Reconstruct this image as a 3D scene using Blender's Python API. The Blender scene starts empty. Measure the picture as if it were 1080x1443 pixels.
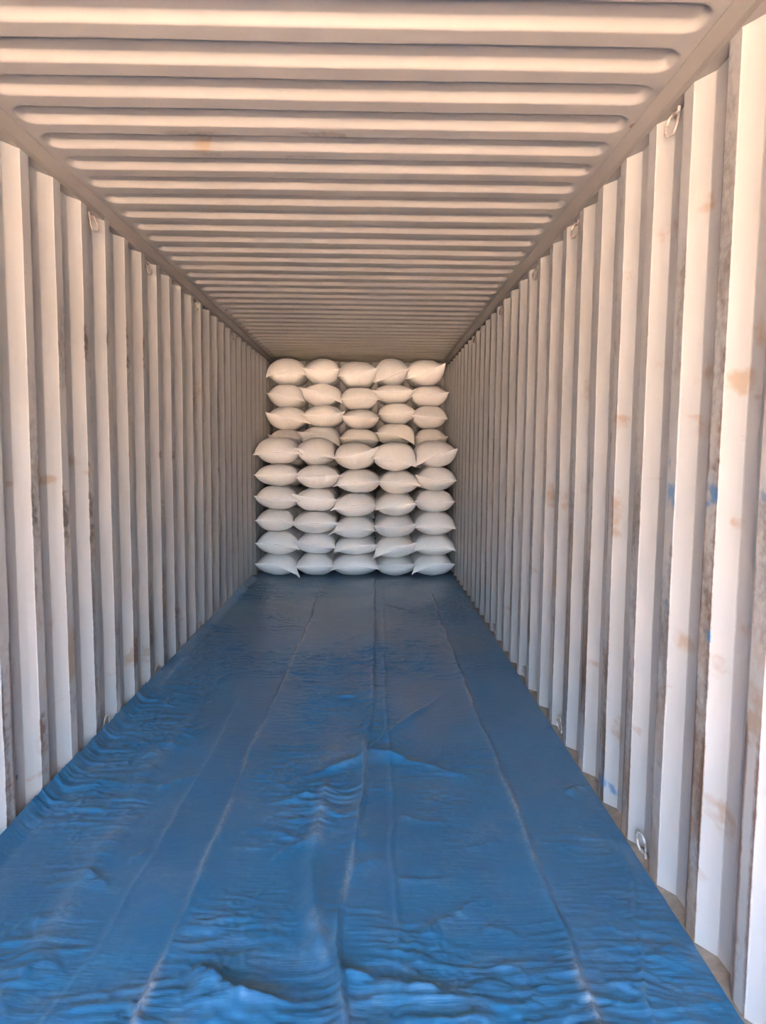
import bpy, math, random
import numpy as np
from mathutils import Matrix, Vector

C = bpy.context.scene.collection
scn = bpy.context.scene

# ---------------------------------------------------------------- camera
FPX, PITCH, YAW, ROLL = 968.34, .08896, .01596, .00888
CAM = np.array([.1906, 0.0, 1.455])
cy_, sy_, cp_, sp_ = math.cos(YAW), math.sin(YAW), math.cos(PITCH), math.sin(PITCH)
FW = np.array([sy_*cp_, cy_*cp_, -sp_])
RT0 = np.array([cy_, -sy_, 0.0])
UP0 = np.cross(RT0, FW)
RT = math.cos(ROLL)*RT0 + math.sin(ROLL)*UP0
UP = -math.sin(ROLL)*RT0 + math.cos(ROLL)*UP0
cam_data = bpy.data.cameras.new('camera')
cam = bpy.data.objects.new('camera', cam_data)
C.objects.link(cam)
cam_data.sensor_fit = 'HORIZONTAL'
cam_data.sensor_width = 36.0
cam_data.lens = FPX/1080*36.0
cam_data.clip_start = .02
m = Matrix.Identity(4)
for i in range(3):
    m[i][0], m[i][1], m[i][2], m[i][3] = RT[i], UP[i], -FW[i], CAM[i]
cam.matrix_world = m
scn.camera = cam

def ray(u, v):
    return FW + RT*(u-540)/FPX - UP*(v-721.5)/FPX
def on_x(u, v, x):
    d = ray(u, v); return CAM + d*(x-CAM[0])/d[0]
def on_y(u, v, y):
    d = ray(u, v); return CAM + d*(y-CAM[1])/d[1]
def on_z(u, v, z):
    d = ray(u, v); return CAM + d*(z-CAM[2])/d[2]

# ---------------------------------------------------------------- world, sun, exposure
world = bpy.data.worlds.new('sky'); scn.world = world
world.use_nodes = True
wn = world.node_tree; wn.nodes.clear()
sky = wn.nodes.new('ShaderNodeTexSky')
sky.sky_type = 'NISHITA'
sky.sun_disc = False
sky.sun_elevation = math.radians(44)
sky.sun_rotation = math.radians(-15)
sky.air_density = .9; sky.dust_density = 10.0; sky.ozone_density = 1.0
bg = wn.nodes.new('ShaderNodeBackground'); bg.inputs['Strength'].default_value = 1.6
wo = wn.nodes.new('ShaderNodeOutputWorld')
wn.links.new(sky.outputs[0], bg.inputs[0]); wn.links.new(bg.outputs[0], wo.inputs[0])

sun_d = bpy.data.lights.new('sun', 'SUN'); sun_d.energy = 2.5; sun_d.angle = math.radians(.6)
sun_d.color = (1.0, .93, .82)
sun = bpy.data.objects.new('sun', sun_d); C.objects.link(sun)
SUN_EL, SUN_AZ = math.radians(44), math.radians(105)     # azimuth measured from +x: the sun stands behind the closed end, the doorway faces away from it
sd = Vector((math.cos(SUN_EL)*math.cos(SUN_AZ), math.cos(SUN_EL)*math.sin(SUN_AZ), math.sin(SUN_EL)))
sun.rotation_euler = (-sd).to_track_quat('-Z', 'Y').to_euler()
sun.location = (-4, 14, 14)

vs = scn.view_settings
vs.view_transform = 'Standard'; vs.look = 'None'; vs.gamma = 1; vs.use_curve_mapping = False
vs.exposure = 3.88

# ---------------------------------------------------------------- dimensions
W2 = 1.176            # half width between the ridge faces
RD = .036             # corrugation depth
PIT = .278            # corrugation pitch
Y0R = 2.0115          # far edge of one ridge
Y_DOOR, Y_BACK = -2.43, 9.64
Z_RAIL, Z_CEIL, Z_FLOOR = 2.600, 2.668, -.022

# ---------------------------------------------------------------- numpy noise
def _hash(ix, iy, seed):
    n = (ix.astype(np.int64)*374761393 + iy.astype(np.int64)*668265263 + seed*2147483647) & 0xffffffff
    n = ((n ^ (n >> 13))*1274126177) & 0xffffffff
    n = n ^ (n >> 16)
    return (n & 0xffff)/32767.5 - 1.0
def vnoise(x, y, seed=0):
    x = np.asarray(x, float); y = np.asarray(y, float)
    x, y = np.broadcast_arrays(x, y)
    ix = np.floor(x); iy = np.floor(y); fx = x-ix; fy = y-iy
    fx = fx*fx*fx*(fx*(fx*6-15)+10); fy = fy*fy*fy*(fy*(fy*6-15)+10)
    a = _hash(ix, iy, seed); b = _hash(ix+1, iy, seed); c = _hash(ix, iy+1, seed); d = _hash(ix+1, iy+1, seed)
    return (a*(1-fx)+b*fx)*(1-fy) + (c*(1-fx)+d*fx)*fy
def fbm(x, y, seed=0, octv=4, gain=.5):
    s = 0; amp = 1; tot = 0
    for o in range(octv):
        s = s + amp*vnoise(x*2**o, y*2**o, seed+o*17); tot += amp; amp *= gain
    return s/tot
def sstep(a, b, x):
    t = np.clip((x-a)/(b-a), 0, 1); return t*t*(3-2*t)

# ---------------------------------------------------------------- mesh helpers
def mesh_obj(name, verts, faces, mat, parent=None, smooth=False, kind=None):
    me = bpy.data.meshes.new(name)
    me.from_pydata([tuple(v) for v in verts], [], [tuple(f) for f in faces])
    me.update()
    if smooth: me.polygons.foreach_set('use_smooth', [True]*len(me.polygons))
    o = bpy.data.objects.new(name, me); C.objects.link(o)
    if mat: me.materials.append(mat)
    if parent: o.parent = parent
    if kind: o['kind'] = kind
    return o
def grid_obj(name, P, mat, smooth=True, flip=False, attr=None, kind=None, parent=None):
    """P: (n, m, 3) array -> quad grid"""
    n, mm = P.shape[:2]
    me = bpy.data.meshes.new(name)
    idx = np.arange(n*mm).reshape(n, mm)
    q = np.stack([idx[:-1, :-1], idx[:-1, 1:], idx[1:, 1:], idx[1:, :-1]], -1).reshape(-1, 4)
    if flip: q = q[:, ::-1]
    me.vertices.add(n*mm); me.vertices.foreach_set('co', P.reshape(-1).astype(np.float32))
    me.loops.add(q.size); me.loops.foreach_set('vertex_index', q.reshape(-1).astype(np.int32))
    me.polygons.add(len(q)); me.polygons.foreach_set('loop_start', np.arange(0, q.size, 4, dtype=np.int32))
    me.polygons.foreach_set('use_smooth', np.full(len(q), smooth))
    me.update(calc_edges=True); me.validate()
    if attr is not None:
        a = me.color_attributes.new('wear', 'FLOAT_COLOR', 'POINT')
        a.data.foreach_set('color', attr.reshape(-1).astype(np.float32))
    o = bpy.data.objects.new(name, me); C.objects.link(o)
    me.materials.append(mat)
    if kind: o['kind'] = kind
    if parent: o.parent = parent
    return o
def box(x0, x1, y0, y1, z0, z1):
    v = [(x0,y0,z0),(x1,y0,z0),(x1,y1,z0),(x0,y1,z0),(x0,y0,z1),(x1,y0,z1),(x1,y1,z1),(x0,y1,z1)]
    f = [(0,3,2,1),(4,5,6,7),(0,1,5,4),(1,2,6,5),(2,3,7,6),(3,0,4,7)]
    return v, f
def tube(path, r, n=10):
    path = [Vector(p) for p in path]; V = []; F = []
    for i, p in enumerate(path):
        t = (path[min(i+1, len(path)-1)]-path[max(i-1, 0)]).normalized()
        a = t.orthogonal().normalized() if i == 0 else (a - t*a.dot(t)).normalized()
        b = t.cross(a)
        for k in range(n):
            w = 2*math.pi*k/n
            V.append(tuple(p + (a*math.cos(w)+b*math.sin(w))*r))
    for i in range(len(path)-1):
        for k in range(n):
            F.append((i*n+k, i*n+(k+1) % n, (i+1)*n+(k+1) % n, (i+1)*n+k))
    F.append(tuple(range(n))[::-1]); F.append(tuple(range((len(path)-1)*n, len(path)*n)))
    return V, F

# ---------------------------------------------------------------- materials
class NT:
    def __init__(s, name):
        s.m = bpy.data.materials.new(name); s.m.use_nodes = True
        s.t = s.m.node_tree; s.t.nodes.clear()
        s.out = s.t.nodes.new('ShaderNodeOutputMaterial')
        s.b = s.t.nodes.new('ShaderNodeBsdfPrincipled')
        s.t.links.new(s.b.outputs[0], s.out.inputs[0])
    def n(s, t, **kw):
        o = s.t.nodes.new(t)
        for k, v in kw.items(): setattr(o, k, v)
        return o
    def l(s, a, b): s.t.links.new(a, b)
    def val(s, sock, x):
        if isinstance(x, (int, float)): sock.default_value = x
        elif isinstance(x, tuple): sock.default_value = x if len(x) == len(sock.default_value) else x+(1,)
        else: s.l(x, sock)
    def math(s, op, a, b=0.0, c=None, clamp=False):
        o = s.n('ShaderNodeMath', operation=op, use_clamp=clamp)
        s.val(o.inputs[0], a); s.val(o.inputs[1], b)
        if c is not None: s.val(o.inputs[2], c)
        return o.outputs[0]
    def mix(s, f, a, b):
        o = s.n('ShaderNodeMix', data_type='RGBA')
        s.val(o.inputs[0], f); s.val(o.inputs[6], a); s.val(o.inputs[7], b)
        return o.outputs[2]
    def noise(s, vec, scale, detail=4, rough=.55):
        o = s.n('ShaderNodeTexNoise'); o.inputs['Scale'].default_value = scale
        o.inputs['Detail'].default_value = detail; o.inputs['Roughness'].default_value = rough
        if vec is not None: s.l(vec, o.inputs['Vector'])
        return o.outputs['Fac']
    def mapped(s, scale, out='Object', loc=(0, 0, 0)):
        tc = s.n('ShaderNodeTexCoord'); mp = s.n('ShaderNodeMapping')
        mp.inputs['Scale'].default_value = scale; mp.inputs['Location'].default_value = loc
        s.l(tc.outputs[out], mp.inputs[0]); return mp.outputs[0]
    def ramp(s, f, lo, hi):
        o = s.n('ShaderNodeMapRange', clamp=True); s.val(o.inputs[0], f)
        o.inputs[1].default_value = lo; o.inputs[2].default_value = hi
        return o.outputs[0]
    def bump(s, h, strength, dist=.01):
        o = s.n('ShaderNodeBump'); o.inputs['Strength'].default_value = strength
        o.inputs['Distance'].default_value = dist; s.l(h, o.inputs['Height'])
        s.l(o.outputs[0], s.b.inputs['Normal']); return o

def paint_material(name, base, base2, rough=.40, worn=True):
    """container paint; vertex colour 'wear' = rust, tan smear, blue paint, dark scuff"""
    t = NT(name)
    v1 = t.mapped((1, 1, 1)); vs_ = t.mapped((3, 3, .5))
    big = t.noise(v1, 1.3, 3); fine = t.noise(v1, 38, 5, .65); streak = t.noise(vs_, 7, 5, .6)
    col = t.mix(t.ramp(big, .35, .65), base, base2)
    col = t.mix(t.math('MULTIPLY', t.ramp(streak, .52, .75), .22), col, (.26, .235, .20))
    if worn:
        at = t.n('ShaderNodeAttribute', attribute_name='wear')
        sp = t.n('ShaderNodeSeparateColor'); t.l(at.outputs['Color'], sp.inputs[0])
        rag = t.math('ADD', t.math('MULTIPLY', fine, .5), t.math('MULTIPLY', t.noise(t.mapped((1, 1, .45)), 16, 6, .7), .5))
        def mask(s_, lo=.16, w=.50):
            e = t.math('ADD', s_, t.math('MULTIPLY', t.math('SUBTRACT', rag, .5), 1.7))
            e = t.math('MULTIPLY', t.ramp(e, lo, lo+w), t.ramp(s_, .02, .3))
            return e
        col = t.mix(t.math('MULTIPLY', mask(sp.outputs[1]), .62), col, (.26, .165, .085))
        col = t.mix(t.math('MULTIPLY', mask(at.outputs['Alpha']), .88), col, (.075, .060, .046))
        col = t.mix(t.math('MULTIPLY', mask(sp.outputs[0]), .80), col, (.115, .055, .026))
        col = t.mix(t.math('MULTIPLY', mask(sp.outputs[2]), .80), col, (.035, .15, .30))
    t.l(col, t.b.inputs['Base Color'])
    t.b.inputs['Roughness'].default_value = rough
    t.b.inputs['Specular IOR Level'].default_value = .4
    t.bump(t.noise(v1, 14, 4), .12, .01)
    return t.m

M_WALL = paint_material('container_paint', (.375, .370, .360), (.345, .335, .32))
M_ROOF = paint_material('roof_paint', (.30, .278, .256), (.275, .252, .23), rough=.40)
M_RAIL = paint_material('rail_paint', (.25, .23, .21), (.22, .20, .18), rough=.5, worn=False)

def simple(name, col, col2, scale, rough, metal=0, bump=.1):
    t = NT(name); v = t.mapped((1, 1, 1))
    nn = t.noise(v, scale, 5)
    t.l(t.mix(t.ramp(nn, .35, .65), col, col2), t.b.inputs['Base Color'])
    t.b.inputs['Roughness'].default_value = rough; t.b.inputs['Metallic'].default_value = metal
    t.bump(nn, bump, .01); return t.m
M_SILL = simple('dirty_sill', (.27, .22, .17), (.17, .135, .10), 20, .8)
M_PLY = simple('plywood', (.30, .19, .10), (.22, .13, .07), 6, .7)
M_GROUND = simple('dry_ground', (.46, .345, .245), (.39, .29, .205), .8, .95)
M_RING = simple('ring_steel', (.46, .43, .40), (.22, .17, .13), 40, .4, .2)

def tarp_material():
    t = NT('blue_tarpaulin'); v = t.mapped((1, 1, 1)); vx = t.mapped((1.2, 14, 1))
    dust = t.noise(v, 5, 6, .65); dfine = t.noise(v, 60, 4, .7); wr = t.noise(vx, 9, 5, .6); cr = t.noise(v, 26, 5, .6)
    col = t.mix(t.ramp(t.noise(v, 1.1, 3), .35, .65), (.005, .100, .205), (.004, .080, .168))
    d = t.math('MULTIPLY', t.ramp(dust, .48, .80), t.ramp(dfine, .30, .75))
    at = t.n('ShaderNodeAttribute', attribute_name='wear')
    sp = t.n('ShaderNodeSeparateColor'); t.l(at.outputs['Color'], sp.inputs[0])
    d = t.math('ADD', t.math('MULTIPLY', d, .30), t.math('MULTIPLY', sp.outputs[0], t.ramp(dfine, .3, .75)), clamp=True)  # vertex channel holds the fold dust and the painted far reflection
    sc = t.n('ShaderNodeTexNoise', noise_type='RIDGED_MULTIFRACTAL'); sc.inputs['Scale'].default_value = 4.5; sc.inputs['Detail'].default_value = 4
    t.l(t.mapped((1.6, 1, 1), loc=(3, 1, 0)), sc.inputs['Vector'])
    d = t.math('ADD', d, t.math('MULTIPLY', t.math('MULTIPLY', t.ramp(sc.outputs['Fac'], .95, 1.6), t.ramp(dfine, .42, .7)), .35), clamp=True)
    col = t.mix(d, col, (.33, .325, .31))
    t.l(col, t.b.inputs['Base Color'])
    t.l(t.math('ADD', .36, t.math('MULTIPLY', dust, .18)), t.b.inputs['Roughness'])
    t.b.inputs['Specular IOR Level'].default_value = .45
    h = t.math('ADD', t.math('MULTIPLY', wr, .7), t.math('MULTIPLY', cr, .35))
    rg = t.n('ShaderNodeTexNoise', noise_type='RIDGED_MULTIFRACTAL'); rg.inputs['Scale'].default_value = 7; rg.inputs['Detail'].default_value = 5
    wv = t.mapped((1, 3.2, 1)); ds = t.n('ShaderNodeVectorMath', operation='ADD'); nv = t.n('ShaderNodeTexNoise'); nv.inputs['Scale'].default_value = 3
    t.l(t.mapped((1, 1, 1)), nv.inputs['Vector']); t.l(wv, ds.inputs[0]); t.l(nv.outputs['Color'], ds.inputs[1]); t.l(ds.outputs[0], rg.inputs['Vector'])
    h = t.math('ADD', h, t.math('MULTIPLY', rg.outputs['Fac'], .55))
    t.bump(h, .30, .012)
    t.b.inputs['Coat Weight'].default_value = .5; t.b.inputs['Coat Roughness'].default_value = .24
    t.b.inputs['Sheen Weight'].default_value = .04; t.b.inputs['Sheen Roughness'].default_value = .5; t.b.inputs['Sheen Tint'].default_value = (.8, .78, .75, 1)
    return t.m
M_TARP = tarp_material()

def sack_material(name, c1, c2):
    t = NT(name); v = t.mapped((1, 1, 1))
    wx = t.n('ShaderNodeTexWave', wave_type='BANDS', bands_direction='X'); wx.inputs['Scale'].default_value = 22; wx.inputs['Distortion'].default_value = 1.2; wx.inputs['Detail'].default_value = 2
    wz = t.n('ShaderNodeTexWave', wave_type='BANDS', bands_direction='Z'); wz.inputs['Scale'].default_value = 24; wz.inputs['Distortion'].default_value = 1.2; wz.inputs['Detail'].default_value = 2
    t.l(v, wx.inputs[0]); t.l(v, wz.inputs[0])
    g = t.math('ADD', wx.outputs['Fac'], wz.outputs['Fac'])
    nn = t.noise(v, 9, 4)
    col = t.mix(t.ramp(nn, .35, .7), c1, c2)
    col = t.mix(t.math('MULTIPLY', t.ramp(g, 1.1, 1.9), .20), col, (.55, .48, .44))
    t.l(col, t.b.inputs['Base Color']); t.b.inputs['Roughness'].default_value = .48
    t.b.inputs['Specular IOR Level'].default_value = .35
    t.bump(t.math('ADD', t.math('MULTIPLY', g, .25), t.noise(t.mapped((1, 1, 1)), 30, 4)), .35, .006)
    return t.m
M_SACK = sack_material('woven_polypropylene', (.90, .87, .84), (.87, .83, .79))
M_SEAM = simple('sack_seam', (.95, .93, .91), (.90, .87, .84), 60, .5)

# ---------------------------------------------------------------- stains (each with its own place on the wall)
# pixel, half size in pixels, channel (0 rust, 1 tan, 2 blue, 3 dark), strength, only on the ridge faces
RIGHT_MARKS = [
 (983,285,12,14,1,.9,0),(935,325,16,15,1,.9,0),(880,380,10,22,1,.6,0),(983,528,14,26,1,.7,0),(1035,535,20,24,1,1,0),(970,596,12,7,1,.8,0),
 (968,588,12,4,1,.9,0),(1015,600,9,42,1,.8,1),(868,590,9,5,1,.8,0),(872,600,8,5,1,.5,0),(1024,737,11,11,1,.8,0),(1066,727,11,8,1,.9,0),(866,713,5,35,1,.9,0),
 (1008,698,12,17,2,1.1,1),(951,701,8,17,2,.9,1),(1079,700,6,12,2,1,1),(852,1106,8,8,2,1,0),(1003,897,7,8,2,1,1),(942,860,6,16,2,.4,1),(948,640,6,22,2,.35,1),
 (1000,780,12,30,3,.55,1),(948,800,9,45,3,.55,1),(1000,840,12,30,3,.5,1),(1062,1020,20,60,1,.9,1),(975,960,14,80,1,.55,1),(985,880,20,16,1,.6,0),
 (955,900,14,20,1,.5,0),(1060,900,24,20,1,.4,0),(996,1095,4,32,0,1,1),(888,1140,4,14,0,.9,1),(820,960,3,60,0,.9,1),(855,930,4,70,0,.7,1),(897,910,4,70,0,.7,1),
 (820,555,6,30,1,.6,0),(855,620,6,30,1,.5,0),(772,700,10,16,1,.8,0),(795,705,8,14,1,.8,0),(815,690,6,10,1,.6,0),(806,490,6,8,0,.5,0),(985,1230,9,10,1,.7,0),
 (862,1030,8,20,1,.7,0),(905,1085,10,14,1,.5,0),(1060,1300,10,30,3,.5,1),(962,1200,9,40,3,.45,1),(930,1060,7,60,3,.35,1),(1010,660,9,5,0,.9,1),(1012,648,8,3,0,.8,1),
 (1032,617,4,3,0,1,0),(690,700,4,30,1,.5,0),(734,560,4,30,1,.4,0),(1000,1020,9,22,1,.6,1),
 (962,400,7,30,1,.5,1),(905,440,5,40,1,.4,1),(963,1310,10,30,3,.5,1),(1050,560,16,4,1,.9,0)]
LEFT_MARKS = [
 (48,720,7,36,3,1,1),(46,700,8,22,0,.6,1),(92,735,8,40,3,1.1,1),(88,705,8,30,3,.9,1),(128,735,6,40,3,.9,1),(126,690,5,40,3,.7,1),(118,478,6,30,3,1,1),(150,478,5,20,3,1,1),
 (176,480,6,36,3,1.1,1),(180,520,4,40,3,.7,1),(199,495,5,36,3,.9,1),(82,485,5,16,0,.7,1),(75,676,16,7,1,1,0),(110,650,13,12,1,.9,0),(30,681,15,4,1,.9,0),
 (60,1035,9,34,0,1,1),(62,1050,12,20,1,.8,0),(96,988,9,22,0,1,1),(92,985,10,12,1,.7,0),(136,970,6,22,0,.9,1),(190,920,6,22,0,1,1),(187,925,8,14,1,.7,0),(163,960,5,26,0,.9,1),
 (212,905,7,22,0,.8,1),(210,920,6,14,1,.8,0),(10,1095,9,40,0,.9,1),(9,1010,10,70,3,.4,1),(246,870,5,20,0,.9,1),(257,860,4,14,0,.8,0),(232,830,4,30,0,.5,1),(36,385,4,6,0,1,1),
 (225,640,4,8,0,1,1),(243,642,4,8,0,1,1),(180,645,4,10,0,.7,1),(308,660,6,8,0,.7,1),(215,720,7,4,1,.8,0),(295,715,5,8,1,.8,0),(165,660,9,10,1,.5,0),
 (23,1140,9,30,3,.45,1),(70,1090,6,20,3,.4,1),(57,870,7,40,1,.6,1),(40,930,6,60,1,.4,1),(150,740,4,50,3,.5,1),(98,730,6,60,3,.4,1),(105,880,6,30,1,.4,1),
 (185,745,4,30,3,.4,1),(230,720,4,30,3,.4,1),(37,1095,3,3,3,1.2,0)]
ROOF_MARKS = [
 (268,188,48,7,3,.42,0),(455,190,58,6,3,.45,0),(300,217,32,4,3,.4,0),(440,221,46,4,3,.4,0),(288,208,12,10,1,1,0),(293,203,5,5,0,.6,0),(40,15,16,8,1,.6,0),
 (892,178,5,4,0,1.1,0),(415,446,6,12,1,.5,0),(460,105,6,40,1,.16,0)]
_r = random.Random(12)
for _lst, _s, _n in ((RIGHT_MARKS, 1, 46), (LEFT_MARKS, -1, 34)):
    for _i in range(_n):
        _u = 545+_s*_r.uniform(110, 530)**1.0; _v = _r.uniform(470, 1250)
        _k = abs(_u-540)/500
        _c = _r.choice((0, 0, 1, 1, 3))
        _lst.append((_u, _v, (2+9*_r.random())*_k*(2 if _c == 1 else 1), (5+34*_r.random()**2)*_k, _c, _r.uniform(.4, .85), 0 if _c == 1 else 1))
def wear_array(P, ridge, marks, solver, seed):
    col = np.zeros(P.shape[:2]+(4,))
    A, B = (P[..., 1], P[..., 2]) if seed < 3 else (P[..., 0], P[..., 1])
    nz = fbm(A*14, B*11, 50+seed, 5, .65)
    for k, (u, v, ru, rv, ch, amt, only) in enumerate(marks):
        c = solver(u, v); e1 = solver(u+ru, v); e2 = solver(u, v+rv)
        if seed < 3:
            ra = max(abs(e1[1]-c[1]), .012); rb = max(abs(e2[2]-c[2]), .01); ca, cb = c[1], c[2]
        else:
            ra = abs(e1[0]-c[0]); rb = max(abs(e2[1]-c[1]), .01); ca, cb = c[0], c[1]
        near = (np.abs(A-ca) < 2*ra) & (np.abs(B-cb) < 2*rb)
        if not near.any(): continue
        a_, b_ = A[near], B[near]
        r = np.sqrt(((a_-ca)/ra)**2 + ((b_-cb)/rb)**2)
        if ch == 2: r = (((a_-ca)/(ra*1.4))**6 + ((b_-cb)/rb)**6)**(1/6)
        w = np.clip((1.25 - r + .9*nz[near])/1.1, 0, 1)*amt
        if ch in (0, 3) and seed < 3: w = w*(.72+.55*vnoise(a_*30, b_*55, 7+k))
        if ch == 2: w = np.clip(w*1.5, 0, 1)*np.clip(.62+1.3*fbm(a_*70, b_*12, 5+k, 3), 0, 1.2)
        if ch == 1: w = w*np.clip(.75+.7*fbm(a_*12, b_*40, 3+k, 3), 0, 1.3)
        if only: w = w*ridge[near]
        col[..., ch][near] = np.maximum(col[..., ch][near], w)
    return col

# ---------------------------------------------------------------- side walls
def wall_profile():
    """(y, depth) of the sheet; depth 0 on the ridge face, RD in the recess"""
    pts = []
    k0 = math.floor((Y_DOOR-Y0R)/PIT)-1; k1 = math.ceil((Y_BACK-Y0R)/PIT)+1
    e = .005
    for k in range(k0, k1):
        y = Y0R + k*PIT                        # far edge of the ridge
        seq = [(-.070,0),(-.066,0),(-.045,0),(-.022,0),(-.005,0),(0,.0012),(.005,.004),(.034,.018),(.063,.032),(.068,.0348),(.074,RD),
               (.098,RD),(.122,RD),(.134,RD),(.140,.0348),(.145,.032),(.160,.0245),(.174,.018),(.190,.010),(.203,.0035)]
        pts += [(y+a, b) for a, b in seq]
    return [p for p in pts if Y_DOOR <= p[0] <= Y_BACK+.06]
def side_wall(name, side, marks, seed):
    pr = wall_profile()
    ys = np.array([p[0] for p in pr]); dp = np.array([p[1] for p in pr])
    zs = np.linspace(Z_FLOOR-.03, 2.655, 236)
    Y, Z = np.meshgrid(ys, zs, indexing='ij'); D = np.repeat(dp[:, None], len(zs), 1)
    dent = .0035*fbm(Y*1.1, Z*.8, 90+seed, 3) + .002*fbm(Y*4, Z*2, 70+seed, 3)
    X = side*(W2 + D + dent)
    P = np.stack([X, Y, Z], -1)
    ridge = (D < .003).astype(float)
    col = wear_array(P, ridge, marks, lambda u, v: on_x(u, v, side*W2), seed)
    ph = np.mod(Y-Y0R+.070+1e-6, PIT)          # 0..0.07 over the ridge face
    edge = np.exp(-((ph-.066)/.008)**2) + .7*np.exp(-((ph-.004)/.008)**2)
    rn = fbm(Y*3.1, Z*2.2, 20+seed, 4); low = np.clip(1.25-Z/2.4, .25, 1.1)
    col[..., 0] = np.maximum(col[..., 0], edge*np.clip((rn+.12)*2.0, 0, 1)*low*(1.0 if side > 0 else .85))
    g = np.clip((fbm(Y*9, Z*1.6, 33+seed, 5, .6)+.22)*1.5, 0, 1)*ridge*np.sqrt(low)
    col[..., 3] = np.maximum(col[..., 3], g*(.62 if side > 0 else .45))
    g2 = np.clip((fbm(Y*2, Z*2.0, 43+seed, 4)-.02)*1.8, 0, 1)*ridge*low
    col[..., 1] = np.maximum(col[..., 1], g2*.65)
    o = grid_obj(name, P, M_WALL, smooth=False, flip=(side < 0), attr=col, kind='structure')
    return o
side_wall('wall_left', -1, LEFT_MARKS, 1)
side_wall('wall_right', 1, RIGHT_MARKS, 2)

# end wall behind the sacks
pr = []
for k in range(12):
    x = -1.25 + k*.22
    pr += [(x,0),(x+.07,0),(x+.11,.035),(x+.18,.035)]
P = np.array([[(x, Y_BACK-.04+d, z) for z in (Z_FLOOR-.03, 2.69)] for x, d in pr])
grid_obj('wall_back', P, M_WALL, smooth=False, attr=np.zeros(P.shape[:2]+(4,)), kind='structure')

# ---------------------------------------------------------------- roof sheet with pressed recesses
RP, RY0 = .2085, 2.176             # pitch, near lip of one recess
xs = np.concatenate([np.linspace(-1.185, -1.02, 30), np.linspace(-1.0, 1.0, 61), np.linspace(1.02, 1.185, 30)])
ys = []
k0 = math.floor((Y_DOOR-RY0)/RP); k1 = math.ceil((Y_BACK-RY0)/RP)+1
for k in range(k0, k1):
    ys += [RY0+k*RP+a for a in (0,.003,.007,.011,.015,.019,.024,.040,.056,.076,.088,.093,.097,.101,.106,.112,.118,.123,.127,.131,.135,.140,.155,.175,.192,.2005)]
ys = np.array([y for y in ys if Y_DOOR <= y <= Y_BACK+.06])
X, Y = np.meshgrid(xs, ys, indexing='ij')
ph = np.mod(Y-RY0+1e-6, RP)
# rounded rectangle of the recess: near slope steep, far slope long
mid = .066
qy = np.where(ph < mid, (mid-ph)/mid, (ph-mid)/(.133-mid))
XE = 1.128
rc = .055
dx = np.clip((np.abs(X)-(XE-rc))/rc, 0, 2)                   # 0..1 over the end rounding
near_in = ph - dx**2*.045                                   # distance inside from the near lip, shrinking at the ends
far_in = (.133 - ph) - dx**2*.030
far_s = sstep(0, 1, np.clip(far_in/.036, 0, 1))*.5 + np.clip(far_in/.036, 0, 1)*.5
depth = np.minimum(sstep(-.001, .009, near_in), far_s)*sstep(1.0, .5, dx)
Zr = Z_CEIL + .022*depth + .003*fbm(X*1.2, Y*.9, 5, 3)
P = np.stack([X, Y, Zr], -1)
col = wear_array(P, np.ones_like(X), ROOF_MARKS, lambda u, v: on_z(u, v, Z_CEIL), 3)
grid_obj('ceiling', P, M_ROOF, smooth=True, flip=True, attr=col, kind='structure')

# ---------------------------------------------------------------- rails
def extrude_profile(name, prof, y0, y1, mat, side):
    V = [(side*x, y, z) for y in (y0, y1) for x, z in prof]; n = len(prof)
    F = [(i, (i+1) % n, n+(i+1) % n, n+i) for i in range(n)] + [tuple(range(n))[::-1], tuple(range(n, 2*n))]
    if side < 0: F = [f[::-1] for f in F]
    return mesh_obj(name, V, F, mat, kind='structure')
top_prof = [(1.150,2.690),(1.152,2.664),(1.155,2.660),(1.171,2.627),(1.173,2.622),(1.1735,Z_RAIL),(1.235,Z_RAIL-.004),(1.235,2.690)]
bot_prof = [(1.160,-.150),(1.160,-.026),(1.163,-.0225),(1.176,-.020),(1.23,-.006),(1.235,-.010),(1.235,-.150)]
extrude_profile('trim_1', top_prof, Y_DOOR, Y_BACK, M_RAIL, -1)
extrude_profile('trim_2', top_prof, Y_DOOR, Y_BACK, M_RAIL, 1)
extrude_profile('trim_3', bot_prof, Y_DOOR, Y_BACK, M_SILL, -1)
extrude_profile('trim_4', bot_prof, Y_DOOR, Y_BACK, M_SILL, 1)
v, f = box(-1.159, 1.159, Y_DOOR, Y_BACK, -.15, Z_FLOOR-.004)
mesh_obj('floor', v, f, M_PLY, kind='structure')

# ---------------------------------------------------------------- yard outside the doorway
v, f = box(-60, 60, -120, Y_BACK+30, -1.5, -1.25)
mesh_obj('ground', v, f, M_GROUND, kind='structure')

# ---------------------------------------------------------------- tarpaulin on the floor
def polyline_floor(pts):
    return np.array([on_z(u, v, Z_FLOOR+.01)[:2] for u, v in pts])
def dist_signed(X, Y, pl):
    """x offset from a mostly lengthwise polyline, with a fade beyond its ends"""
    o = np.argsort(pl[:, 1]); py = pl[o, 1]; px = pl[o, 0]
    xi = np.interp(Y, py, px)
    slope = np.gradient(xi, axis=1) if False else 0
    return X-xi, py[0], py[-1]
ty = [Y_DOOR+.02]
while ty[-1] < 8.75:
    ty.append(ty[-1] + (.007 if ty[-1] < 4 else .010 if ty[-1] < 6 else .014))
ty = np.array(ty)
tx = np.concatenate([np.linspace(-1.165, -1.12, 10)[:-1], np.linspace(-1.12, 1.169, 340)])
X, Y = np.meshgrid(tx, ty, indexing='ij')
Zt = np.full_like(X, Z_FLOOR+.006)
dust_and_sheen = np.zeros_like(X)
wob = .012*fbm(Y*2.2, X*0+3.3, 61, 3)
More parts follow.
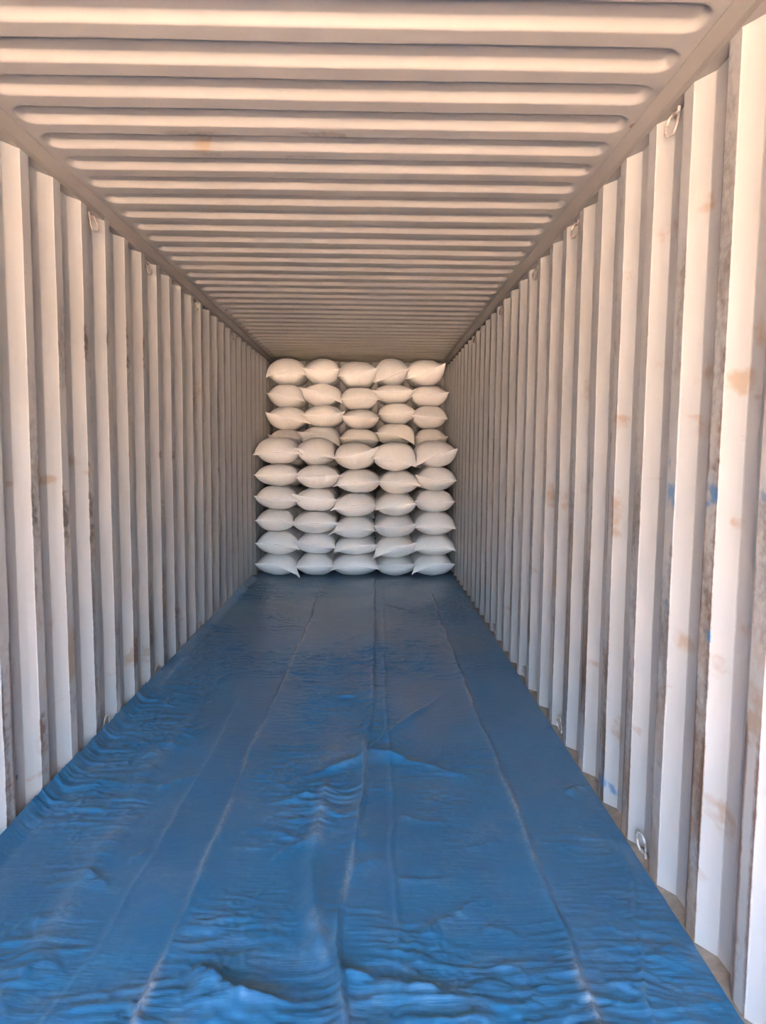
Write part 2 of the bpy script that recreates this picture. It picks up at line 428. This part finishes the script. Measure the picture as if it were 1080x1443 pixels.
def fold(pts, h, w, kind='ridge', fade=.4, dust=.0, wseed=0):
    global Zt, dust_and_sheen
    pl = polyline_floor(pts)
    d, y0, y1 = dist_signed(X, Y, pl)
    d = d + .010*fbm(Y*5, X*0+wseed, 62+wseed, 3)
    f = sstep(y0-fade, y0, Y)*sstep(y1+fade, y1, Y)
    hh = h*(.75+.5*fbm(Y*1.7, X*0, 80+wseed, 3))
    if kind == 'ridge': p = np.exp(-np.abs(d/w)**1.6)
    elif kind == 'step':                              # overlapped edge: sharp on one side, long slope on the other
        p = np.where(d < 0, np.exp(-np.abs(d)/(w*.25)), np.exp(-np.abs(d)/(w*2.2)))
    else: p = np.where(d > 0, np.exp(-np.abs(d)/(w*.25)), np.exp(-np.abs(d)/(w*2.2)))
    Zt = Zt + hh*p*f
    if dust: dust_and_sheen = np.maximum(dust_and_sheen, dust*np.exp(-np.abs(d/(w*.75))**2)*f*np.clip(.30+1.7*fbm(X*9, Y*3.5, 66+wseed, 4), 0, 1))
FA = [(452,830),(440,868),(405,945),(379,1000),(337,1097),(311,1168),(285,1227),(266,1272),(214,1389),(190,1440)]
FB = [(528,818),(528,900),(525,1000),(515,1058),(515,1104),(502,1188),(483,1259),(476,1337),(486,1428)]
FB2 = [(454,1149),(441,1214),(447,1305),(480,1415)]
FB3 = [(540,830),(543,1000),(551,1097),(553,1194),(561,1324)]
FC = [(612,845),(622,880),(640,920),(667,992),(707,1085),(745,1188),(774,1264),(805,1335),(834,1420)]
FD = [(894,1232),(901,1313),(910,1411)]
FE = [(262,1030),(220,1080),(150,1200),(97,1272),(40,1360),(0,1425)]
FF = [(330,1000),(300,1060),(200,1230),(140,1340),(60,1440)]
fold(FA, .020, .020, 'step', dust=1.0, wseed=1)
fold(FB, .034, .016, 'mirror', dust=.6, wseed=2)
fold(FB2, .024, .030, 'ridge', dust=.8, wseed=3)
fold(FB3, .007, .010, 'ridge', wseed=4)
fold(FC, .020, .022, 'mirror', dust=1.0, wseed=5)
fold(FD, .009, .008, 'ridge', dust=.2, wseed=6)
fold(FE, .016, .050, 'ridge', wseed=7, dust=.25)
fold(FF, .010, .035, 'step', wseed=8, dust=.15)
def crease(p0, p1, h, w, bend=0.0):
    """short raised fold between two photo points on the floor"""
    global Zt
    a = on_z(*p0, Z_FLOOR+.015)[:2]; b = on_z(*p1, Z_FLOOR+.015)[:2]
    L = np.linalg.norm(b-a); t = (b-a)/L; nrm = np.array([-t[1], t[0]])
    s = ((X-a[0])*t[0]+(Y-a[1])*t[1])/L; d = (X-a[0])*nrm[0]+(Y-a[1])*nrm[1] - bend*4*s*(1-s)
    d = d + .022*fbm(s*2.5+p0[0], d*4, 31, 3)
    env = sstep(-.08, .06, s)*sstep(1.08, .35, s)*(.75+.6*fbm(s*5+p0[1], d*9, 32, 3))
    ys_ = d*(1 if nrm[1] > 0 else -1)           # near slope long, far slope steep
    Zt = Zt + 1.15*min(1.0, L/.45)*h*env*np.where(ys_ < 0, np.exp(-np.abs(d/(w*1.0))**1.4), np.exp(-np.abs(d)/(w*.35)))
for a, b, h, w, bd in [
    ((516,1062),(400,1100),.026,.035,.02), ((516,1058),(690,1100),.026,.030,.0), ((520,1054),(625,975),.020,.022,0), ((470,1112),(370,1130),.022,.028,.0),
    ((512,1050),(470,1030),.010,.02,0), ((490,1225),(560,1205),.018,.035,.02), ((560,1230),(640,1232),.014,.03,-.02), ((280,1370),(470,1415),.034,.06,-.03),
    ((485,1365),(720,1405),.032,.05,-.03), ((120,1225),(160,1255),.022,.04,0), ((210,1200),(170,1215),.02,.03,0), ((50,1300),(130,1275),.02,.05,.02),
    ((30,1370),(110,1345),.026,.05,0), ((205,1065),(300,1018),.026,.05,0), ((225,1108),(300,1088),.022,.035,.02), ((330,1195),(400,1180),.014,.03,0),
    ((420,1350),(470,1300),.013,.04,0), ((570,1150),(660,1160),.014,.03,0), ((600,1310),(700,1260),.016,.04,.02), ((570,1440),(740,1425),.03,.05,0),
    ((800,1115),(840,1100),.030,.045,0), ((875,1185),(925,1200),.024,.05,0), ((940,1330),(985,1360),.026,.07,0), ((790,1010),(760,1030),.016,.03,0),
    ((690,1300),(760,1330),.018,.04,0), ((620,905),(650,930),.010,.03,0), ((470,905),(520,890),.012,.03,0), ((540,935),(600,960),.010,.03,0),
    ((350,930),(420,905),.012,.03,0), ((380,870),(430,850),.012,.03,0), ((300,960),(350,940),.012,.03,0), ((440,1180),(360,1215),.014,.03,.01),
    ((330,1290),(260,1310),.016,.04,0), ((640,1390),(760,1370),.016,.04,0), ((700,1180),(640,1195),.012,.025,0), ((545,850),(590,865),.01,.03,0)]:
    crease(a, b, h, w, bd)
patch = np.clip(.42+1.7*fbm(X*1.9, Y*1.3, 15, 3), 0.05, 1)
rx = X + .10*fbm(X*3, Y*3, 11, 3); ry = Y + .05*fbm(X*2.2, Y*3, 12, 3)
r1 = 1-np.abs(fbm(rx*2.0, ry*8.5, 21, 3)); r2 = 1-np.abs(fbm(rx*5.5, ry*17, 22, 3)); r3 = 1-np.abs(fbm(rx*4.5+ry*2, ry*34, 24, 2)); r5 = 1-np.abs(fbm(rx*9-ry*6, ry*10+rx*5, 27, 3)); r4 = 1-np.abs(fbm(rx*4+ry*5, ry*6-rx*3, 25, 3))
Zt = Zt + patch*(.0075*(np.clip(r1-.72, 0, 1)/.28)**1.5 + .0052*(np.clip(r2-.66, 0, 1)/.34)**1.6 + .0050*(np.clip(r3-.62, 0, 1)/.38)**1.3 + .0050*(np.clip(r4-.78, 0, 1)/.22)**2.2 + .0045*(np.clip(r5-.70, 0, 1)/.30)**2) + .004*fbm(X*2, Y*2, 23, 3)
Zt = np.maximum(Zt, Z_FLOOR+.002)
under = sstep(7.70, 7.90, Y)
Zt = Zt*(1-under) + np.minimum(Zt, Z_FLOOR+.006)*under
Zt += np.where(X < -1.10, .055*((-1.10-X)/.065)**2*(1-.93*under), 0)      # climbs the left wall a little
er = np.clip((X-1.05)/.116, 0, 1); Zt = Zt*(1-er**3*.6) + (Z_FLOOR+.008)*er**3*.6
edge_w = .003*fbm(Y*3, Y*0, 77, 3)*er
P = np.stack([X+edge_w-.003*er, Y, Zt], -1)
dust_and_sheen = np.maximum(dust_and_sheen, .55*sstep(4.2, 7.6, Y)*np.clip(.55+.9*fbm(X*2.5, Y*2.0, 68, 4), 0, 1))   # grey growing towards the sacks: grazing reflection put into the tarpaulin's colour
col = np.zeros(P.shape[:2]+(4,)); col[..., 0] = dust_and_sheen
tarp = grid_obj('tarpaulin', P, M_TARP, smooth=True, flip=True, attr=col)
tarp['label'] = 'wrinkled blue plastic tarpaulin covering the container floor'; tarp['category'] = 'tarpaulin'

# ---------------------------------------------------------------- sacks
ZS = 6.75
def zp(z, x, y):
    ox, oy = {1: (350,495), 2: (490,495), 3: (350,610), 4: (490,610), 5: (350,700), 6: (490,700)}[z]
    return ox + x/ZS, oy + y/ZS
# each sack: ear (zoom tile, x, y), other ear, top, bottom, seam middle (tile rows share y)
BACK = [
 [((1,165,250),(1,550,225),68,318,205),((1,510,155),(1,875,165),65,312,185),((1,845,240),(2,298,155),85,330,205),((2,245,300),(2,603,155),65,325,235),((2,545,268),(2,932,115),72,325,205)],
 [((1,175,400),(1,545,480),312,535,425),((1,490,347),(1,890,497),300,517,400),((1,870,460),(2,335,460),335,548,448),((2,215,372),(2,655,370),295,492,384),((2,582,425),(2,965,390),298,518,410)],
 [((1,165,580),(1,595,690),530,745,640),((1,490,595),(1,920,575),508,718,605),((1,880,610),(2,310,630),545,728,625),((2,285,600),(2,668,562),492,690,592),((2,595,610),(2,955,645),515,728,622)],
 [((1,185,790),(1,520,830),730,940,835),((1,475,770),(1,875,905),705,935,800),((1,870,820),(2,318,855),730,940,832),((2,260,775),(2,640,890),685,895,800),((2,650,810),(2,958,810),735,945,840)]]
FRONT = [
 [((3,50,210),(3,520,205),42,300,190),((3,430,140),(3,820,240),42,305,195),((3,815,240),(4,297,130),85,345,200),((4,215,240),(4,655,325),85,365,260),((4,655,310),(4,1052,148),68,325,215)],
 [((3,52,398),(3,500,385),298,508,412),((3,430,430),(3,900,408),302,528,412),((3,805,510),(4,320,465),338,568,465),((4,290,460),(4,697,502),360,578,470),((4,645,400),(4,1048,455),305,545,450)],
 [((3,55,600),(3,495,645),505,732,635),((3,415,577),(3,862,635),528,748,622),((3,785,735),(4,280,690),570,795,690),((4,260,735),(4,662,672),578,790,690),((4,640,650),(4,1028,650),540,755,655)],
 [((3,62,835),(3,450,860),728,940,832),((3,403,878),(3,890,868),745,955,862),((3,765,965),(4,270,940),795,1000,905),((4,245,885),(4,655,860),785,995,897),((4,635,905),(4,1040,915),750,970,885)],
 [((5,65,440),(5,500,500),330,555,460),((5,430,420),(5,845,490),345,545,460),((5,800,545),(6,300,460),375,550,465),((6,232,612),(6,668,432),375,580,500),((6,615,525),(6,1032,515),355,558,475)],
 [((5,62,640),(5,492,770),540,752,655),((5,430,668),(5,835,665),540,752,662),((5,775,702),(6,300,690),545,752,660),((6,270,650),(6,650,640),562,752,655),((6,610,735),(6,1020,640),548,752,650)]]
Y_FRONT, Y_REAR = 7.86, 8.72
LEN = .83
def sack_mesh(Lx, Lz, Rx, Rz, zt, zb, zm, bl, br, seed, length=LEN, n=56):
    """all in metres, local origin at (cx, 0, zb); seam plane at y = 0"""
    cx = (bl+br)/2; a = (br-bl)/2; cz = (zt+zb)/2; b = (zt-zb)/2
    bow = zm-(Lz+Rz)/2
    st = []
    s0 = .19
    for q in range(15): st.append((s0*(1-math.cos(q/14*math.pi/2)), 0))
    for q in range(1, 7): st.append((s0+(length-2*s0)*q/7, 1))
    for q in range(15): st.append((length-s0*(1-math.cos((14-q)/14*math.pi/2)), 2))
    th = np.arange(n)/n*2*math.pi
    cs, sn = np.cos(th), np.sin(th)
    rings = []
    for s, zone in st:
        tau = 1.0 if zone == 1 else (s/s0 if zone == 0 else (length-s)/s0)
        tau = min(max(tau, 0), 1)
        ne = 1.12+1.05*tau**.55
        ux = np.sign(cs)*np.abs(cs)**(2/ne); uz = np.sign(sn)*np.abs(sn)**(2/ne)
        th_ = math.sqrt(max(0, 1-(1-tau)**2))**1.05
        tw = tau**.9*(.4+.6*tau); tz = sstep(0, 1, tau)
        if zone == 2:
            Sx = cx+ux*a*.995; Sz = cz+0*ux
        else:
            Sx = Lx+(Rx-Lx)*(ux+1)/2; Sz = Lz+(Rz-Lz)*(ux+1)/2+bow*(1-ux*ux)
        x = Sx*(1-tw)+(cx+a*ux)*tw
        bb = b*(1+.05*vnoise(ux*1.7+seed, s*4+sn*.5, seed))
        z = Sz*(1-th_)+(cz+bb*uz)*th_ + .003*uz*(1-th_)
        y = s + (-.022*(1-ux*ux)*(1-tau) if zone == 0 else 0) + np.zeros(n)
        if zone == 0:                          # ears lean forward of the belly a little unevenly
            y = y + .010*vnoise(ux*2.3, ux*0+seed, seed+5)*(1-tau)
            z = z + .010*math.exp(-s/.05)*vnoise(ux*9, ux*0+s*8+seed, seed+3)*np.abs(sn)*min(1, tau*6)
            x = x + .004*math.exp(-s/.05)*vnoise(ux*11, ux*0+seed, seed+9)
        # only the thin ear reaches past the sack's own width, and it folds forward over its neighbour
        xc = np.clip(x, bl, br); out = x-xc
        x = xc + out*max(0, 1-s/.045)**1.3
        if zone == 0: y = y - .042*np.clip(np.abs(out)/.035, 0, 1)*max(0, 1-s/.06)
        lump = 1+.018*vnoise(ux*4+seed, s*9+np.sign(sn)*3, seed+1)
        z = cz+(z-cz)*lump
        z = np.clip(z, zb-.001, zt+.004) if zone else np.maximum(z, min(zb, min(Lz, Rz)-.008))
        rings.append(np.stack([x-cx, y, z-zb], -1))
    V = np.concatenate(rings); F = []
    R_ = len(st)
    for r in range(R_-1):
        for k in range(n):
            k2 = (k+1) % n
            F.append((r*n+k, r*n+k2, (r+1)*n+k2, (r+1)*n+k))
    h = n//2
    for k in range(h):                        # close both thin ends with quads from the upper to the lower lip
        o2 = (R_-1)*n
        if k == 0: F += [(0, n-1, 1), (o2, o2+1, o2+n-1)]
        elif k == h-1: F += [(k, n-k, h), (o2+k, o2+h, o2+n-k)]
        else: F += [(k, n-k, n-k-1, k+1), (o2+k, o2+k+1, o2+n-k-1, o2+n-k)]
    return V, F, cx, rings[0]
def seam_mesh(ring0, n=56, seed=0):
    """folded stitched hem running from ear to ear in front of the sack"""
    top = ring0[:n//2+1]
    c = top[::-1].copy()
    bot = np.concatenate([ring0[n//2:], ring0[:1]])
    mid = (c+bot)/2
    V = []; F = []
    for i, p in enumerate(mid):
        u = i/(len(mid)-1)*2-1
        d = .017*(1-.3*u*u)+.003*vnoise(u*6, u*0+seed, seed)
        h = .006
        lift = .003*vnoise(u*8, u*0+seed, seed+4)
        V += [(p[0], p[1]+.004, p[2]+h), (p[0], p[1]-d, p[2]+h*.8+lift), (p[0], p[1]-d, p[2]-h*.8+lift), (p[0], p[1]+.004, p[2]-h)]
    m_ = len(mid)
    for i in range(m_-1):
        for k in range(4): F.append((i*4+k, (i+1)*4+k, (i+1)*4+(k+1) % 4, i*4+(k+1) % 4))
    F.append((0,1,2,3)); F.append(tuple((m_-1)*4+k for k in (3,2,1,0)))
    return V, F
COLW = ['beside the wall without blue', 'second from the wall without blue', 'in the middle column', 'second from the blue-marked wall', 'beside the blue-marked wall']
BACK_ROWS = ['top row under roof', 'second row from roof', 'third row from roof', 'fourth row from roof']
FRONT_ROWS = ['top row', 'second row from top', 'third row from top', 'third row from bottom', 'second row from bottom', 'bottom row on tarpaulin']
rnd = random.Random(4)
def build_stack(rows, yf, rownames, stackname, group, seed0):
    prev_bot = None
    for r, row in enumerate(rows):
        info = []
        for (l, rr, t, b, mdl) in row:
            tile = l[0]
            L = on_y(*zp(*l), yf); R = on_y(*zp(*rr), yf)
            top = on_y(*zp(tile, 500, t), yf+.16)[2]; bot = on_y(*zp(tile, 500, b), yf+.16)[2]
            mz = on_y(*zp(tile, 500, mdl), yf)[2]
            info.append([L, R, top, bot, mz])
        for c in range(5):
            L, R, top, bot, mz = info[c]
            bl = max(-W2+.017, L[0]+.01) if c == 0 else (info[c-1][1][0]+L[0])/2+.001
            br = min(W2-.017, R[0]-.01) if c == 4 else (R[0]+info[c+1][0][0])/2-.001
            Lx = max(L[0], -W2+.012); Rx = min(R[0], W2-.012)
            if r == len(rows)-1 and yf < 8.5: bot = Z_FLOOR+.009
            if prev_bot is not None: top = min(top, prev_bot[c]+.006)     # rests under the sack above
            info[c][3] = bot
            seed = seed0+r*5+c
            Lz, Rz = max(L[2], bot+.010), max(R[2], bot+.010)
            V, F, cx, r0 = sack_mesh(Lx, Lz, Rx, Rz, top, bot, mz, bl, br, seed)
            o = bpy.data.objects.new('woven_sack', None); C.objects.link(o)
            mesh_obj('bag', V, F, M_SACK, parent=o, smooth=True)
            off = (.008 if (c+r) % 2 else 0)+rnd.uniform(-.002, .002)
            o.location = (cx, yf+off, bot)
            o['label'] = 'white sack, %s stack, %s, %s' % (stackname, rownames[r], COLW[c])
            o['category'] = 'sack'; o['group'] = group
            v2, f2 = seam_mesh(r0, seed=seed)
            mesh_obj('seam', v2, f2, M_SEAM, parent=o, smooth=False)
        prev_bot = [q[3] for q in info]
build_stack(BACK, Y_REAR, BACK_ROWS, 'rear', 'sacks of the rear stack', 100)
build_stack(FRONT, Y_FRONT, FRONT_ROWS, 'front', 'sacks of the front stack', 200)
# lower rows of the rear stack, seen only through the gaps of the front one
hz = (on_y(*zp(1, 500, 935), Y_REAR+.16)[2]-(Z_FLOOR+.009))/6
V, F, cx0, r0 = sack_mesh(-.235, hz*.5, .235, hz*.5, hz, 0, hz*.45, -.222, .222, 7)
proto = None
for r in range(6):
    for c in range(5):
        if proto is None:
            o = proto = bpy.data.objects.new('woven_sack', None); C.objects.link(o)
            parts = [mesh_obj('bag', V, F, M_SACK, parent=o, smooth=True), mesh_obj('seam', *seam_mesh(r0, seed=7), M_SEAM, parent=o)]
        else:
            o = proto.copy(); C.objects.link(o)
            for q in parts:
                p2 = q.copy(); C.objects.link(p2); p2.parent = o
        o.location = (-.92+c*.46, Y_REAR+.026+(.004 if (c+r) % 2 else 0), Z_FLOOR+.009+r*hz)
        o['label'] = 'white sack, rear stack, %s row from floor, %s' % (('bottom', 'second', 'third', 'fourth', 'fifth', 'sixth')[r], COLW[c])
        o['category'] = 'sack'; o['group'] = 'sacks behind the front stack'

# ---------------------------------------------------------------- lashing rings
def lashing_ring(y, side, top, label):
    e = bpy.data.objects.new('lashing_ring', None); C.objects.link(e)
    z = Z_RAIL-.006 if top else -.012
    e.location = (side*1.196, y, z)
    e['label'] = label; e['category'] = 'ring'; e['group'] = 'lashing rings along the rails'
    sg = -1 if top else 1
    # anchor: short bent plate welded to the rail
    path = [(0, -.026, -sg*.004), (0, -.024, sg*.007), (0, -.018, sg*.011), (0, .018, sg*.011), (0, .024, sg*.007), (0, .026, -sg*.004)]
    V, F = tube(path, .0055, 8); mesh_obj('anchor', V, F, M_RING, parent=e, smooth=True)
    # D-shaped loop of round bar leaning into the room
    pts = []
    yaw, lean = (.5, .22) if top else (.30, .16)
    ca, sa = math.cos(yaw), math.sin(yaw)
    for k in range(29):
        w = 2*math.pi*k/28
        q = abs(math.cos(w)); pw = .026*math.copysign(q**.7, math.cos(w)); pz = .038+.036*math.sin(w)
        pts.append((-side*(lean*pz+max(pw, -.012)*sa), pw*ca, sg*(pz+.004)))
    V, F = tube(pts, .0052, 8); mesh_obj('loop', V, F, M_RING, parent=e, smooth=True)
ORD = ['first', 'second', 'third', 'fourth', 'fifth']
RY = [Y0R+PIT*k+.100 for k in (17, 12, 8, 5, 1)]
for i, y in enumerate(RY):
    for side, wname in ((-1, 'wall without blue'), (1, 'blue-marked wall')):
        if side < 0 and i == 4: continue
        for top, rn in ((True, 'roof rail'), (False, 'floor rail')):
            if not top and i == 0: continue
            lashing_ring(y, side, top, 'bent steel lashing ring, %s of the %s, %s from the sacks' % (rn, wname, ORD[i if top else i-1]))
